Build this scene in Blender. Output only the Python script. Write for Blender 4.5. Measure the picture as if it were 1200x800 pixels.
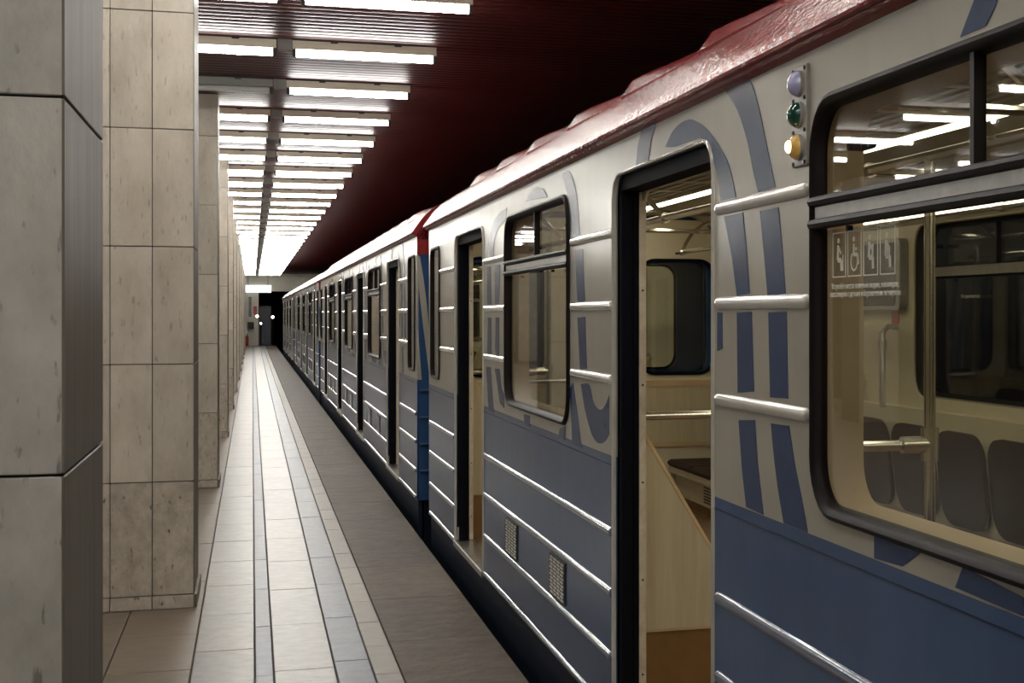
import bpy, bmesh, math, random
from mathutils import Vector
random.seed(7)
for o in list(bpy.data.objects): bpy.data.objects.remove(o)
S = bpy.context.scene
C = S.collection
# ------------------------------------------------------------------ camera, world, exposure
cd = bpy.data.cameras.new('camera'); cam = bpy.data.objects.new('camera', cd); C.objects.link(cam)
YAW = math.atan(635/1880)
cam.location = (0, 0, 1.52); cam.rotation_euler = (math.pi/2, 0, -YAW)
cd.sensor_width = 36; cd.lens = 1880/1200*36
cd.shift_x = -(930.5-600)/1200; cd.shift_y = -(400-368)/1200
cd.clip_start = 0.05; cd.clip_end = 300
S.camera = cam
w = bpy.data.worlds.new('world'); S.world = w; w.use_nodes = True
w.node_tree.nodes['Background'].inputs[0].default_value = (0.02, 0.02, 0.022, 1)
w.node_tree.nodes['Background'].inputs[1].default_value = 0.02
S.view_settings.view_transform = 'Standard'; S.view_settings.look = 'None'
S.view_settings.gamma = 1; S.view_settings.use_curve_mapping = False
S.view_settings.exposure = 0.6
TUBE = 26.0        # brightness of the station's fluorescent tubes
CARLAMP = 6.0      # brightness of the train's own ceiling lamps
# ------------------------------------------------------------------ materials
MATS = {}
def mat(name, col, rough=.5, metal=0, spec=.5, coat=0, var=.0, scale=4, bump=0, bscale=30, rnd=0, stretch=(1,1,1), col2=None, pits=0, emit=None, es=0, croughness=.1):
    m = bpy.data.materials.new(name); m.use_nodes = True; MATS[name] = m
    n = m.node_tree.nodes; l = m.node_tree.links; b = n['Principled BSDF']
    b.inputs['Roughness'].default_value = rough; b.inputs['Metallic'].default_value = metal
    b.inputs['Specular IOR Level'].default_value = spec; b.inputs['Coat Weight'].default_value = coat
    b.inputs['Coat Roughness'].default_value = croughness
    c4 = (*col, 1); b.inputs['Base Color'].default_value = c4
    tc = n.new('ShaderNodeTexCoord'); mp = n.new('ShaderNodeMapping'); mp.inputs['Scale'].default_value = stretch
    if rnd:
        oi = n.new('ShaderNodeObjectInfo'); ad = n.new('ShaderNodeVectorMath'); ad.operation = 'ADD'
        mu = n.new('ShaderNodeMath'); mu.operation = 'MULTIPLY'; mu.inputs[1].default_value = 37.0
        l.new(oi.outputs['Random'], mu.inputs[0]); l.new(tc.outputs['Object'], ad.inputs[0]); l.new(mu.outputs[0], ad.inputs[1]); l.new(ad.outputs[0], mp.inputs[0])
    else:
        l.new(tc.outputs['Object'], mp.inputs[0])
    src = None
    if var or col2:
        no = n.new('ShaderNodeTexNoise'); no.inputs['Scale'].default_value = scale; no.inputs['Detail'].default_value = 6; no.inputs['Roughness'].default_value = .65
        l.new(mp.outputs[0], no.inputs['Vector'])
        rp = n.new('ShaderNodeValToRGB'); rp.color_ramp.elements[0].position = .3; rp.color_ramp.elements[1].position = .7
        lo = col2 if col2 else tuple(c*(1-var) for c in col); hi = col if col2 else tuple(min(1, c*(1+var)) for c in col)
        rp.color_ramp.elements[0].color = (*lo, 1); rp.color_ramp.elements[1].color = (*hi, 1)
        l.new(no.outputs['Fac'], rp.inputs[0]); src = rp.outputs[0]
    if pits:
        vo = n.new('ShaderNodeTexNoise'); vo.inputs['Scale'].default_value = 55; vo.inputs['Detail'].default_value = 3
        mp2 = n.new('ShaderNodeMapping'); mp2.inputs['Scale'].default_value = (1, 1, .55); l.new(mp.outputs[0], mp2.inputs[0]); l.new(mp2.outputs[0], vo.inputs['Vector'])
        r2 = n.new('ShaderNodeValToRGB'); r2.color_ramp.elements[0].position = .28; r2.color_ramp.elements[1].position = .37
        r2.color_ramp.elements[0].color = (1-pits,)*3+(1,); r2.color_ramp.elements[1].color = (1, 1, 1, 1); l.new(vo.outputs['Fac'], r2.inputs[0])
        mx = n.new('ShaderNodeMix'); mx.data_type = 'RGBA'; mx.blend_type = 'MULTIPLY'; mx.inputs[0].default_value = 1
        l.new(src, mx.inputs[6]); l.new(r2.outputs[0], mx.inputs[7]); src = mx.outputs[2]
    if rnd:
        hs = n.new('ShaderNodeHueSaturation'); mr = n.new('ShaderNodeMapRange'); mr.inputs[3].default_value = 1-rnd; mr.inputs[4].default_value = 1+rnd
        l.new(oi.outputs['Random'], mr.inputs[0]); l.new(mr.outputs[0], hs.inputs['Value'])
        if src: l.new(src, hs.inputs['Color'])
        else: hs.inputs['Color'].default_value = c4
        src = hs.outputs[0]
    if src: l.new(src, b.inputs['Base Color'])
    if bump:
        nb = n.new('ShaderNodeTexNoise'); nb.inputs['Scale'].default_value = bscale; nb.inputs['Detail'].default_value = 4; l.new(mp.outputs[0], nb.inputs['Vector'])
        bp = n.new('ShaderNodeBump'); bp.inputs['Strength'].default_value = bump; bp.inputs['Distance'].default_value = .02
        l.new(nb.outputs['Fac'], bp.inputs['Height']); l.new(bp.outputs[0], b.inputs['Normal']); 
        if coat: l.new(bp.outputs[0], b.inputs['Coat Normal'])
    if emit:
        b.inputs['Emission Color'].default_value = (*emit, 1); b.inputs['Emission Strength'].default_value = es
    return m
mat('marble', (.60,.54,.45), .42, spec=.3, col2=(.42,.365,.29), scale=6, bump=.12, bscale=40, rnd=.10, stretch=(1,1,.45), pits=.28)
mat('marble_stained', (.57,.51,.42), .5, spec=.3, col2=(.36,.305,.235), scale=16, bump=.2, bscale=40, rnd=.06, stretch=(1,1,.7), pits=.75)
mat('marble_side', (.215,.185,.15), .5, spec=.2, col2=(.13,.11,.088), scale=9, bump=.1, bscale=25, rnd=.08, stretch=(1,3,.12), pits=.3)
mat('marble_grey', (.50,.48,.44), .42, spec=.3, col2=(.33,.315,.28), scale=7, bump=.12, bscale=40, rnd=.06, stretch=(1,1,.6), pits=.5)
mat('grout', (.09,.08,.07), .8)
mat('granite_light', (.34,.325,.295), .38, spec=.27, col2=(.25,.235,.21), scale=14, bump=.05, bscale=60, rnd=.07, pits=.12)
mat('granite_blue', (.20,.225,.27), .40, spec=.2, col2=(.15,.165,.20), scale=14, bump=.05, bscale=60, rnd=.06)
mat('granite_cream', (.38,.35,.30), .45, spec=.2, col2=(.31,.285,.25), scale=14, bump=.05, bscale=60, rnd=.05)
mat('granite_brown', (.25,.20,.15), .42, spec=.25, col2=(.20,.16,.12), scale=10, bump=.05, bscale=50, rnd=.06)
mat('edge_slab', (.150,.118,.086), .55, spec=.12, col2=(.088,.067,.048), scale=6, bump=.35, bscale=14, rnd=.06, stretch=(1,1.6,1))
mat('concrete', (.16,.15,.14), .9, var=.3, scale=3, bump=.2)
mat('tunnel', (.05,.048,.045), .9, var=.3, scale=3)
mat('ballast', (.03,.028,.026), .95, var=.4, scale=20)
mat('rail_steel', (.2,.17,.15), .4, metal=.8)
mat('slat', (.085,.022,.019), .40, spec=.20, var=.15, scale=3)
mat('ceil_back', (.02,.008,.007), .8)
mat('lamp_body', (.62,.57,.44), .45)
mat('lamp_grey', (.20,.19,.17), .5)
mat('tube_off', (.55,.55,.53), .3)
mat('lamp_dark', (.02,.018,.016), .6)
mat('tube', (1,1,1), .5, emit=(1,.985,.95), es=TUBE)
mat('white_plastic', (.8,.8,.78), .35)
mat('wall_cream', (.50,.46,.38), .6, var=.12, scale=2)
mat('sign_white', (.75,.82,.85), .4, emit=(.8,.93,1), es=.7)
mat('sign_blue', (.03,.10,.22), .4)
mat('signal_lamp', (1,1,1), .4, emit=(1,.9,.8), es=14)
mat('door_grey', (.06,.065,.085), .5, var=.1)
mat('red_paint', (.35,.03,.025), .4)
mat('black', (.006,.006,.007), .45)
# train
mat('cream_paint', (.395,.365,.305), .20, spec=.16, col2=(.355,.33,.275), scale=2.2, bump=.06, bscale=3, stretch=(1,1.6,.35))
mat('blue_paint', (.036,.086,.20), .17, spec=.2, col2=(.030,.070,.165), scale=2.2, bump=.06, bscale=3, stretch=(1,1.6,.35))
mat('stripe_blue', (.034,.060,.130), .2, spec=.08, var=.12, scale=5)
mat('roof_red', (.27,.026,.024), .22, spec=.08, col2=(.20,.018,.018), scale=3, bump=.28, bscale=70, stretch=(1,.35,1))
mat('rib_paint', (.47,.445,.385), .22, coat=1, croughness=.06, var=.06, scale=8)
mat('rib_blue', (.05,.09,.18), .2, coat=1, croughness=.06, var=.08, scale=8)
mat('skirt', (.006,.012,.028), .5, spec=.2, var=.3, scale=4)
mat('gasket', (.011,.007,.007), .5, spec=.12)
mat('rubber', (.005,.005,.008), .7, spec=.05)
mat('crease', (.012,.025,.06), .6, spec=.1)
mat('chrome', (.72,.69,.62), .18, metal=1)
mat('steel', (.55,.54,.52), .32, metal=1, var=.15, scale=10)
mat('inner_cream', (.60,.54,.40), .40, var=.06, scale=3)
mat('post_cream', (.60,.54,.42), .45, col2=(.42,.34,.24), scale=16)
mat('reveal_tan', (.52,.38,.22), .5, var=.08, scale=4)
mat('laminate', (.58,.51,.36), .38, col2=(.47,.40,.265), scale=5, stretch=(9,9,.5))
mat('plinth', (.22,.115,.035), .5, var=.2, scale=4)
mat('floor_lino', (.20,.13,.07), .45, var=.2, scale=8)
mat('seat_brown', (.040,.028,.022), .7, spec=.15, var=.25, scale=60, bump=.1, bscale=200)
mat('dark_panel', (.035,.035,.04), .25)
mat('carlamp', (1,1,.9), .5, emit=(1,.90,.66), es=CARLAMP)
mat('cove', (.42,.37,.27), .5, var=.05)
mat('vinyl_white', (.66,.63,.56), .6, spec=.1)
mat('lens_white', (.45,.45,.70), .12, coat=1)
mat('lens_green', (.005,.06,.04), .12, coat=1)
mat('lens_amber', (.75,.45,.10), .2, coat=1)
mat('lens_lit', (1,.8,.4), .3, emit=(1,.72,.28), es=6)
mat('plate_grey', (.30,.285,.25), .4, var=.15, scale=20)
g = bpy.data.materials.new('glass'); g.use_nodes = True; MATS['glass'] = g
n = g.node_tree.nodes; l = g.node_tree.links; n.clear()
out = n.new('ShaderNodeOutputMaterial'); tr = n.new('ShaderNodeBsdfTransparent'); tr.inputs[0].default_value = (.86,.87,.84,1)
gl = n.new('ShaderNodeBsdfGlossy'); gl.inputs['Roughness'].default_value = .015; fr = n.new('ShaderNodeFresnel'); 
ge = n.new('ShaderNodeNewGeometry'); mr = n.new('ShaderNodeMapRange'); mr.inputs[3].default_value = 1.5; mr.inputs[4].default_value = 1/1.5; l.new(ge.outputs['Backfacing'], mr.inputs[0]); l.new(mr.outputs[0], fr.inputs[0])
ml = n.new('ShaderNodeMath'); ml.operation = 'MULTIPLY_ADD'; ml.inputs[1].default_value = .9; ml.inputs[2].default_value = .0
mx = n.new('ShaderNodeMixShader'); l.new(fr.outputs[0], ml.inputs[0]); l.new(ml.outputs[0], mx.inputs[0]); l.new(tr.outputs[0], mx.inputs[1]); l.new(gl.outputs[0], mx.inputs[2]); l.new(mx.outputs[0], out.inputs[0])
# ------------------------------------------------------------------ mesh helpers
class MB:
    def __init__(s): s.v = []; s.f = []; s.sm = []
    def add(s, vs, fs, smooth=False):
        k = len(s.v); s.v += [tuple(p) for p in vs]; s.f += [[i+k for i in f] for f in fs]; s.sm += [smooth]*len(fs); return s
    def box(s, x0, x1, y0, y1, z0, z1):
        return s.add([(x0,y0,z0),(x1,y0,z0),(x1,y1,z0),(x0,y1,z0),(x0,y0,z1),(x1,y0,z1),(x1,y1,z1),(x0,y1,z1)],
                     [(0,3,2,1),(4,5,6,7),(0,1,5,4),(1,2,6,5),(2,3,7,6),(3,0,4,7)])
    def bbox(s, x0, x1, y0, y1, z0, z1, r=.006):          # box with chamfered top and bottom rims
        k = [(x0+r,y0+r,z0),(x1-r,y0+r,z0),(x1-r,y1-r,z0),(x0+r,y1-r,z0),(x0,y0,z0+r),(x1,y0,z0+r),(x1,y1,z0+r),(x0,y1,z0+r),
             (x0,y0,z1-r),(x1,y0,z1-r),(x1,y1,z1-r),(x0,y1,z1-r),(x0+r,y0+r,z1),(x1-r,y0+r,z1),(x1-r,y1-r,z1),(x0+r,y1-r,z1)]
        f = [(3,2,1,0),(12,13,14,15)]
        for b in (0,4,8):
            for i in range(4): j = (i+1) % 4; f.append((b+i,b+j,b+j+4,b+i+4))
        return s.add(k, f)
    def prism(s, poly, a, b, m):                          # polygon extruded; m(u,v,w) -> xyz
        n = len(poly); vs = [m(u,v,a) for u,v in poly]+[m(u,v,b) for u,v in poly]
        fs = [list(range(n))[::-1], list(range(n,2*n))]+[(i,(i+1)%n,(i+1)%n+n,i+n) for i in range(n)]
        return s.add(vs, fs)
    def tube(s, pts, r, seg=8, caps=True):
        pts = [Vector(p) for p in pts]; rings = []; up = None
        for i, p in enumerate(pts):
            t = (pts[min(i+1,len(pts)-1)]-pts[max(i-1,0)]).normalized()
            if up is None: up = Vector((0,0,1)) if abs(t.z) < .9 else Vector((1,0,0))
            a = t.cross(up).normalized(); b = a.cross(t).normalized(); up = b
            rings.append([p+a*math.cos(2*math.pi*k/seg)*r+b*math.sin(2*math.pi*k/seg)*r for k in range(seg)])
        vs = [q for rg in rings for q in rg]; fs = []
        for i in range(len(pts)-1):
            for k in range(seg): j = (k+1) % seg; fs.append((i*seg+k, i*seg+j, (i+1)*seg+j, (i+1)*seg+k))
        s.add(vs, fs, True)
        if caps: s.add(rings[0], [list(range(seg))[::-1]]); s.add(rings[-1], [list(range(seg))])
        return s
    def sweep(s, loop, prof, m, closed=True):             # profile (inward offset, w) swept round a closed 2-D loop
        n = len(loop); L = [Vector(p) for p in loop]; vs = []
        for i in range(n):
            t = (L[(i+1)%n]-L[i-1]).normalized(); nr = Vector((-t.y, t.x))
            for o, w_ in prof: q = L[i]+nr*o; vs.append(m(q.x, q.y, w_))
        k = len(prof); fs = []
        for i in range(n):
            j = (i+1) % n
            for a in range(k): b = (a+1) % k; fs.append((i*k+a, j*k+a, j*k+b, i*k+b))
        return s.add(vs, fs, True)
    def loft(s, rings, closed=True, caps=True, smooth=True):
        k = len(rings[0]); vs = [p for r in rings for p in r]; fs = []
        for i in range(len(rings)-1):
            for a in range(k if closed else k-1): b = (a+1) % k; fs.append((i*k+a, i*k+b, (i+1)*k+b, (i+1)*k+a))
        s.add(vs, fs, smooth)
        if caps: s.add(rings[0], [list(range(k))[::-1]]); s.add(rings[-1], [list(range(k))])
        return s
    def mesh(s, name, m):
        me = bpy.data.meshes.new(name); me.from_pydata(s.v, [], s.f); me.polygons.foreach_set('use_smooth', s.sm)
        bm = bmesh.new(); bm.from_mesh(me); bmesh.ops.recalc_face_normals(bm, faces=bm.faces)
        for e in bm.edges:
            if len(e.link_faces) == 2 and e.calc_face_angle(0) > .7: e.smooth = False
        bm.to_mesh(me); bm.free()
        me.materials.append(MATS[m]); return me
    def build(s, name, m, parent=None, loc=None): return link(name, s.mesh(name, m), parent, loc)
def link(name, me, parent=None, loc=None):
    o = bpy.data.objects.new(name, me); C.objects.link(o)
    if parent: o.parent = parent
    if loc: o.location = loc
    return o
def tag(o, label=None, cat=None, group=None, kind=None):
    if label: o['label'] = label
    if cat: o['category'] = cat
    if group: o['group'] = group
    if kind: o['kind'] = kind
    return o
def empty(name, loc, label, cat, group=None):
    o = bpy.data.objects.new(name, None); C.objects.link(o); o.location = loc; o.empty_display_size = .2
    return tag(o, label, cat, group)
def copy_tree(o, parent=None, skip=()):
    c = o.copy(); C.objects.link(c); c.parent = parent
    for ch in list(o.children):
        if ch.name.split('.')[0] not in skip: copy_tree(ch, c, skip)
    return c
def rrect(u0, u1, v0, v1, r, k=6, rb=None):
    P = []
    for cx, cy, a0, rr in ((u1,v0,-90,rb if rb is not None else r),(u1,v1,0,r),(u0,v1,90,r),(u0,v0,180,rb if rb is not None else r)):
        if rr <= 0: P.append((cx, cy)); continue
        ox = cx-rr if cx == u1 else cx+rr; oy = cy-rr if cy == v1 else cy+rr
        for i in range(k+1):
            a = math.radians(a0+90*i/k); P.append((ox+rr*math.cos(a), oy+rr*math.sin(a)))
    return P
def plate(loops, w0, w1, m, material, name):              # flat plate with holes; m(u,v,w) -> xyz
    cu = bpy.data.curves.new(name, 'CURVE'); cu.dimensions = '2D'; cu.fill_mode = 'BOTH'; cu.extrude = (w1-w0)/2
    for lp in loops:
        sp = cu.splines.new('POLY'); sp.points.add(len(lp)-1); sp.use_cyclic_u = True
        for i, p in enumerate(lp): sp.points[i].co = (p[0], p[1], 0, 1)
    o = bpy.data.objects.new(name, cu); C.objects.link(o)
    me = bpy.data.meshes.new_from_object(o.evaluated_get(bpy.context.evaluated_depsgraph_get()))
    bpy.data.objects.remove(o); bpy.data.curves.remove(cu)
    mid = (w0+w1)/2
    for v in me.vertices: v.co = m(v.co.x, v.co.y, v.co.z+mid)
    bm = bmesh.new(); bm.from_mesh(me); bmesh.ops.remove_doubles(bm, verts=bm.verts, dist=1e-5); bmesh.ops.recalc_face_normals(bm, faces=bm.faces); bm.to_mesh(me); bm.free()
    me.name = name; me.materials.clear(); me.materials.append(MATS[material]); return me
def text_mesh(txt, size, m, material, name, align='CENTER'):
    cu = bpy.data.curves.new(name, 'FONT'); cu.body = txt; cu.size = size; cu.align_x = align; cu.extrude = .0006
    o = bpy.data.objects.new(name, cu); C.objects.link(o)
    me = bpy.data.meshes.new_from_object(o.evaluated_get(bpy.context.evaluated_depsgraph_get()))
    bpy.data.objects.remove(o); bpy.data.curves.remove(cu)
    for v in me.vertices: v.co = m(*v.co)
    me.materials.clear(); me.materials.append(MATS[material]); return me
ORD = ['first','second','third','fourth','fifth','sixth','seventh','eighth','ninth','tenth','eleventh','twelfth','thirteenth','fourteenth']
XT = 1.167          # plane of the train side
STRIPES=[
 [(11.051,2.018),(10.949,2.058),(10.784,2.069),(10.666,2.046),(10.562,2.009),(10.454,1.955),(10.374,1.901),(10.313,1.817),(10.454,1.816),(10.487,1.888),(10.528,1.935),(10.570,1.980),(10.648,2.002),(10.794,2.007),(10.949,2.008)],
 [(10.422,1.774),(10.253,1.775),(10.224,1.686),(10.195,1.571),(10.305,1.566),(10.351,1.669)],
 [(10.305,1.524),(10.180,1.526),(10.159,1.330),(10.298,1.321)],
 [(10.290,1.252),(10.152,1.261),(10.131,1.162),(10.083,1.037),(10.224,1.040),(10.260,1.130)],
 [(10.487,1.525),(10.442,1.524),(10.438,1.431),(10.487,1.423)],
 [(10.414,2.104),(10.305,2.103),(10.206,2.105),(10.131,2.036),(10.063,1.935),(10.016,1.860),(9.990,1.819),(10.124,1.817),(10.166,1.872),(10.216,1.951),(10.298,2.035)],
 [(10.110,1.770),(9.967,1.770),(9.939,1.675),(9.914,1.567),(10.049,1.563),(10.076,1.659)],
 [(10.043,1.524),(9.907,1.526),(9.895,1.326),(10.029,1.323)],
 [(10.023,1.261),(9.889,1.264),(9.846,1.177),(9.798,1.105),(9.758,1.036),(9.926,1.036),(9.971,1.116),(10.003,1.194)],
 [(9.356,1.098),(9.114,1.085),(9.211,1.043),(9.356,1.037)],
 [(8.938,1.083),(8.708,1.068),(8.708,1.038),(8.970,1.042)],
 [(8.949,2.001),(8.921,2.028),(8.860,2.085),(8.754,2.085),(8.814,2.027),(8.846,2.004)],
 [(11.348,2.110),(11.157,2.107),(11.223,2.062),(11.268,1.992),(11.444,1.986),(11.408,2.054)],
 [(12.749,2.081),(12.639,2.082),(12.533,2.056),(12.430,1.967),(12.363,1.808),(12.533,1.806),(12.568,1.943),(12.639,2.008)],
 [(12.464,1.761),(12.314,1.762),(12.265,1.567),(12.413,1.562)],
 [(12.413,1.507),(12.265,1.511),(12.233,1.319),(12.363,1.312)],
 [(12.346,1.258),(12.186,1.261),(12.109,1.200),(11.989,1.182),(11.903,1.205),(11.846,1.240),(11.846,1.105),(11.917,1.076),(12.019,1.062),(12.124,1.079),(12.202,1.120),(12.265,1.167)],
 [(12.568,1.232),(12.498,1.258),(12.413,1.142),(12.330,1.020),(12.515,1.021)],
 [(12.786,1.062),(12.657,1.081),(12.675,1.023),(12.805,1.027)],
 [(13.680,1.068),(13.515,1.070),(13.515,1.020),(13.656,1.023)],
 [(14.846,1.502),(14.720,1.502),(14.720,1.287),(14.878,1.283)],
 [(14.567,1.503),(14.449,1.503),(14.449,1.294),(14.597,1.291)],
 [(14.910,1.242),(14.751,1.247),(14.628,1.016),(14.814,1.014)],
 [(14.597,1.243),(14.449,1.248),(14.362,1.154),(14.277,1.128),(14.277,1.061),(14.420,1.079)],
 [(14.878,1.766),(14.751,1.767),(14.720,1.568),(14.878,1.569)],
 [(14.597,1.767),(14.420,1.766),(14.449,1.571),(14.597,1.572)],
 [(14.814,1.813),(14.782,1.909),(14.658,1.982),(14.449,2.022),(14.194,2.036),(14.250,1.985),(14.478,1.947),(14.628,1.885),(14.658,1.812)],
 [(13.632,2.027),(13.515,2.057),(13.335,2.070),(13.163,2.050),(13.060,2.007)],
]
# ================================================================== THE STATION
ZC = 3.45; Y0, Y1 = -9.0, 81.0; XC = -3.30     # ceiling height, extent, centre line of the island platform
fl = MB().box(-7.687, 1.075, Y0, Y1, -1.0, -.012).build('floor', 'grout'); tag(fl, 'island platform floor of granite strips and tiles', None, None, 'structure')
strips = [('floor_tile', 'granite_brown', -.93, -.588, .80), ('floor_tile', 'granite_brown', -.588, -.246, .80), ('floor_tile', 'granite_light', -.246, .011, .92),
          ('floor_tile', 'granite_blue', .011, .0875, 1.12), ('floor_tile', 'granite_light', .0875, .338, 1.06),
          ('floor_tile', 'granite_blue', .338, .489, 1.05), ('floor_tile', 'granite_cream', .489, .600, .60), ('edge_slab', 'edge_slab', .600, 1.087, 1.15)]
for si, (nm, mt, x0, x1, ln) in enumerate(strips):
    g = .003; me = MB().bbox(x0+g, x1-g, g, ln-g, -.02, 0, .0025).mesh(nm, mt)
    ya = 5.6 + .13*si; y = ya; yend = 17.5
    while y < yend:
        o = link(nm, me, fl); o.location = (0, y, random.uniform(-.0012, .0008)); y += ln
    far = MB(); yy = y
    while yy < Y1: far.bbox(x0+g, x1-g, yy+g, min(yy+ln, Y1)-g, -.02, 0, .0025); yy += ln
    yy = ya
    while yy > Y0: far.bbox(x0+g, x1-g, max(yy-ln, Y0)+g, yy-g, -.02, 0, .0025); yy -= ln
    tag(far.build('distant_'+nm+'s', mt, fl), kind='stuff')
rest = MB()
for (x0, x1) in ((-7.687,-7.2),(-7.2,-6.3)):
    yy = Y0
    while yy < Y1: rest.bbox(x0+.003, x1-.003, yy+.003, min(yy+.9, Y1)-.003, -.02, 0, .003); yy += .9
tag(rest.build('distant_edge_slabs', 'edge_slab', fl), kind='stuff')
rest = MB(); x = -6.3
while x < -.94:
    yy = Y0; x2 = min(x+.537, -.93)
    while yy < Y1: rest.bbox(x+.003, x2-.003, yy+.003, min(yy+.9, Y1)-.003, -.02, 0, .003); yy += .9
    x += .537
tag(rest.build('distant_floor_tiles', 'granite_brown', fl), kind='stuff')
tb = MB().box(1.075, 5.2, Y0, 130, -1.3, -1.1).build('track_bed', 'ballast'); tag(tb, 'dark track bed below the train', kind='structure')
tb2 = MB().box(-12, -7.687, Y0, 130, -1.3, -1.1).build('track_bed', 'ballast'); tag(tb2, 'dark track bed of the far track behind the pillars', kind='structure')
for rx in (XT+.40, XT+1.84):
    r = MB(); r.box(rx-.07, rx+.07, Y0, 129, -1.1, -1.085).box(rx-.012, rx+.012, Y0, 129, -1.085, -.99).box(rx-.036, rx+.036, Y0, 129, -.99, -.95)
    tag(r.build('rail', 'rail_steel'), 'running rail under the train '+('next to the platform' if rx < 2 else 'next to the tunnel wall'), 'rail')
tag(MB().box(5.2, 5.4, Y0, 130, -1.3, 4.2).build('wall_right', 'tunnel'), kind='structure')
tag(MB().box(-12.2, -12, Y0, 130, -1.3, 4.2).build('wall_left', 'tunnel'), kind='structure')
tag(MB().box(-12, 5.2, Y0-.2, Y0, -1.3, 4.2).build('wall_back', 'concrete'), kind='structure')
# ceiling: backing plus lacquered metal slats that run across the platform
ce = MB().box(-12, 5.2, Y0, 81.4, ZC+.06, ZC+.25).build('ceiling', 'ceil_back'); tag(ce, 'dark red slatted metal ceiling', kind='structure')
sl = MB(); y = Y0
prof = [(.0,.012),(.008,.004),(.03,.0),(.06,-.0015),(.09,.0),(.112,.004),(.12,.012),(.12,.03),(0,.03)]
while y < 81.2:
    sl.add([(xx, y+a, ZC+b) for xx in (-12, 5.2) for a, b in prof], [(i, (i+1)%9, (i+1)%9+9, i+9) for i in range(9)], False); y += .131
tag(sl.build('slats', 'slat', ce), kind='stuff')
# pillars: core plus stone cladding slabs
PW0, PW1, PD, TH = -.89, -.285, .70, .612
def make_pillar(kind, detail):
    parts = []
    core = MB().box(PW0+.02, PW1-.02, .02, PD-.02, 0, ZC).mesh('core', 'grout'); parts.append(('core', core, (0,0,0)))
    m1 = 'marble_grey' if kind == 0 else 'marble'
    zs = [0, .07]; z = 1.855-TH*3+.0
    zs = [0, .075] + [.075+.5] ; zz = .60
    rows = [(0,.07)]; z0 = .07
    for zt in [.655, 1.262, 1.868, 2.475, 3.08, ZC]: rows.append((z0, zt)); z0 = zt
    return core, m1, rows
front_w = (PW1-PW0-.004)/3
pil_cache = {}
def pil_mesh(key, b, m):
    if key not in pil_cache: pil_cache[key] = b().mesh(key[0], m)
    return pil_cache[key]
def pillar(x_off, py, label, kind, detail=True, group='marble pillars along the platform'):
    core, m1, rows = make_pillar(kind, detail) if 'core' not in pil_cache else (pil_cache['core'], 'marble_grey' if kind == 0 else 'marble', pil_cache['rows'])
    pil_cache['core'] = core; pil_cache['rows'] = rows
    root = empty('pillar', (x_off, py, 0), label, 'pillar', group)
    link('core', core, root)
    def put(nm, key, b, m, loc): o = link(nm, pil_mesh(key, b, m), root); o.location = loc
    j = .0022; bulk = {'marble': MB(), 'marble_side': MB()}
    for (a, b) in rows:
        base = a == 0
        H = b-a; mf = 'marble_stained' if (a == .07 or base) and kind else m1
        dz = (a)
        ww = front_w
        for k in range(3):
            fx = PW0+.002+k*ww
            def bf(): return MB().bbox(j, ww-j, -.014 if base else 0, .02, j, H-j, .002)
            if detail: put('marble_slab', ('marble_slab', round(H,3), mf, base), bf, mf, (fx, 0, a))
            else: bulk['marble'].box(fx+j, fx+ww-j, -.014 if base else 0, .02, a+j, b-j)
        def bs(): return MB().bbox(-.02, .014 if base else 0, j, PD-j, j, H-j, .002)
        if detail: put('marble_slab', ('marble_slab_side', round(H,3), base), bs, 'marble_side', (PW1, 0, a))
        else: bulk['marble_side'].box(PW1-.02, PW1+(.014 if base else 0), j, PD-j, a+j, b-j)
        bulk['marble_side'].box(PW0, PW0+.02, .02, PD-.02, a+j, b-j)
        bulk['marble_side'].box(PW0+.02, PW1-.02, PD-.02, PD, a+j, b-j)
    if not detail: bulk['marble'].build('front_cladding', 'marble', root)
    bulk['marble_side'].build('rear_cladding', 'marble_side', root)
    return root
PY0, PP = 2.81, 6.07
plab = ['grey concrete-like marble pillar filling the left edge of the picture, nearest the camera', 'beige marble pillar just behind the nearest grey one, slabs stained at its foot',
        'third marble pillar from the front, narrow strip beside the beige one', 'fourth pillar of the row, a thin marble strip beside the walkway', 'fifth pillar of the receding marble row', 'sixth pillar of the receding marble row']
for i in range(13):
    lb = plab[i] if i < len(plab) else 'distant marble pillar merging with its neighbours near the end wall'
    pillar(0, PY0+PP*i, lb, 0 if i == 0 else 1, i < 5)
pillar(0, PY0-PP, 'marble pillar behind the viewer', 1, False)
for i in range(-1, 13):       # the second row on the other side of the island, hidden behind the first
    pillar(2*XC+1.175, PY0+PP*i, 'marble pillar of the hidden second row behind the first pillars', 1, False, 'second row of pillars')
# ceiling lamps: two tubes end to end, three rows to a bay
ROW0, ROWD = 9.78, PP/3
def lamp_meshes(L, lit):
    H = {}
    H['housing'] = MB().box(0, L, -.01, .09, .052, .12+.004).mesh('housing', 'lamp_body' if lit else 'lamp_grey')
    H['reflector_edge'] = MB().box(-.006, L+.006, -.016, -.008, .112, .124).mesh('reflector_edge', 'lamp_dark')
    H['tube'] = MB().tube([(.025,.025,.026),(L-.025,.025,.026)], .025, 8).mesh('tube', 'tube' if lit else 'tube_off')
    H['lamp_holder'] = MB().box(0, .022, -.008, .058, -.002, .054).mesh('lamp_holder', 'lamp_dark')
    H['clip'] = MB().box(-.025, .025, -.018, -.004, .102, .118).mesh('clip', 'lamp_dark')
    return H
LM = {True: lamp_meshes(.99, True), False: lamp_meshes(.99, False)}
spacer = MB().box(-.10, -.004, 0, .05, .04, .12).mesh('spacer', 'lamp_grey')
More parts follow.
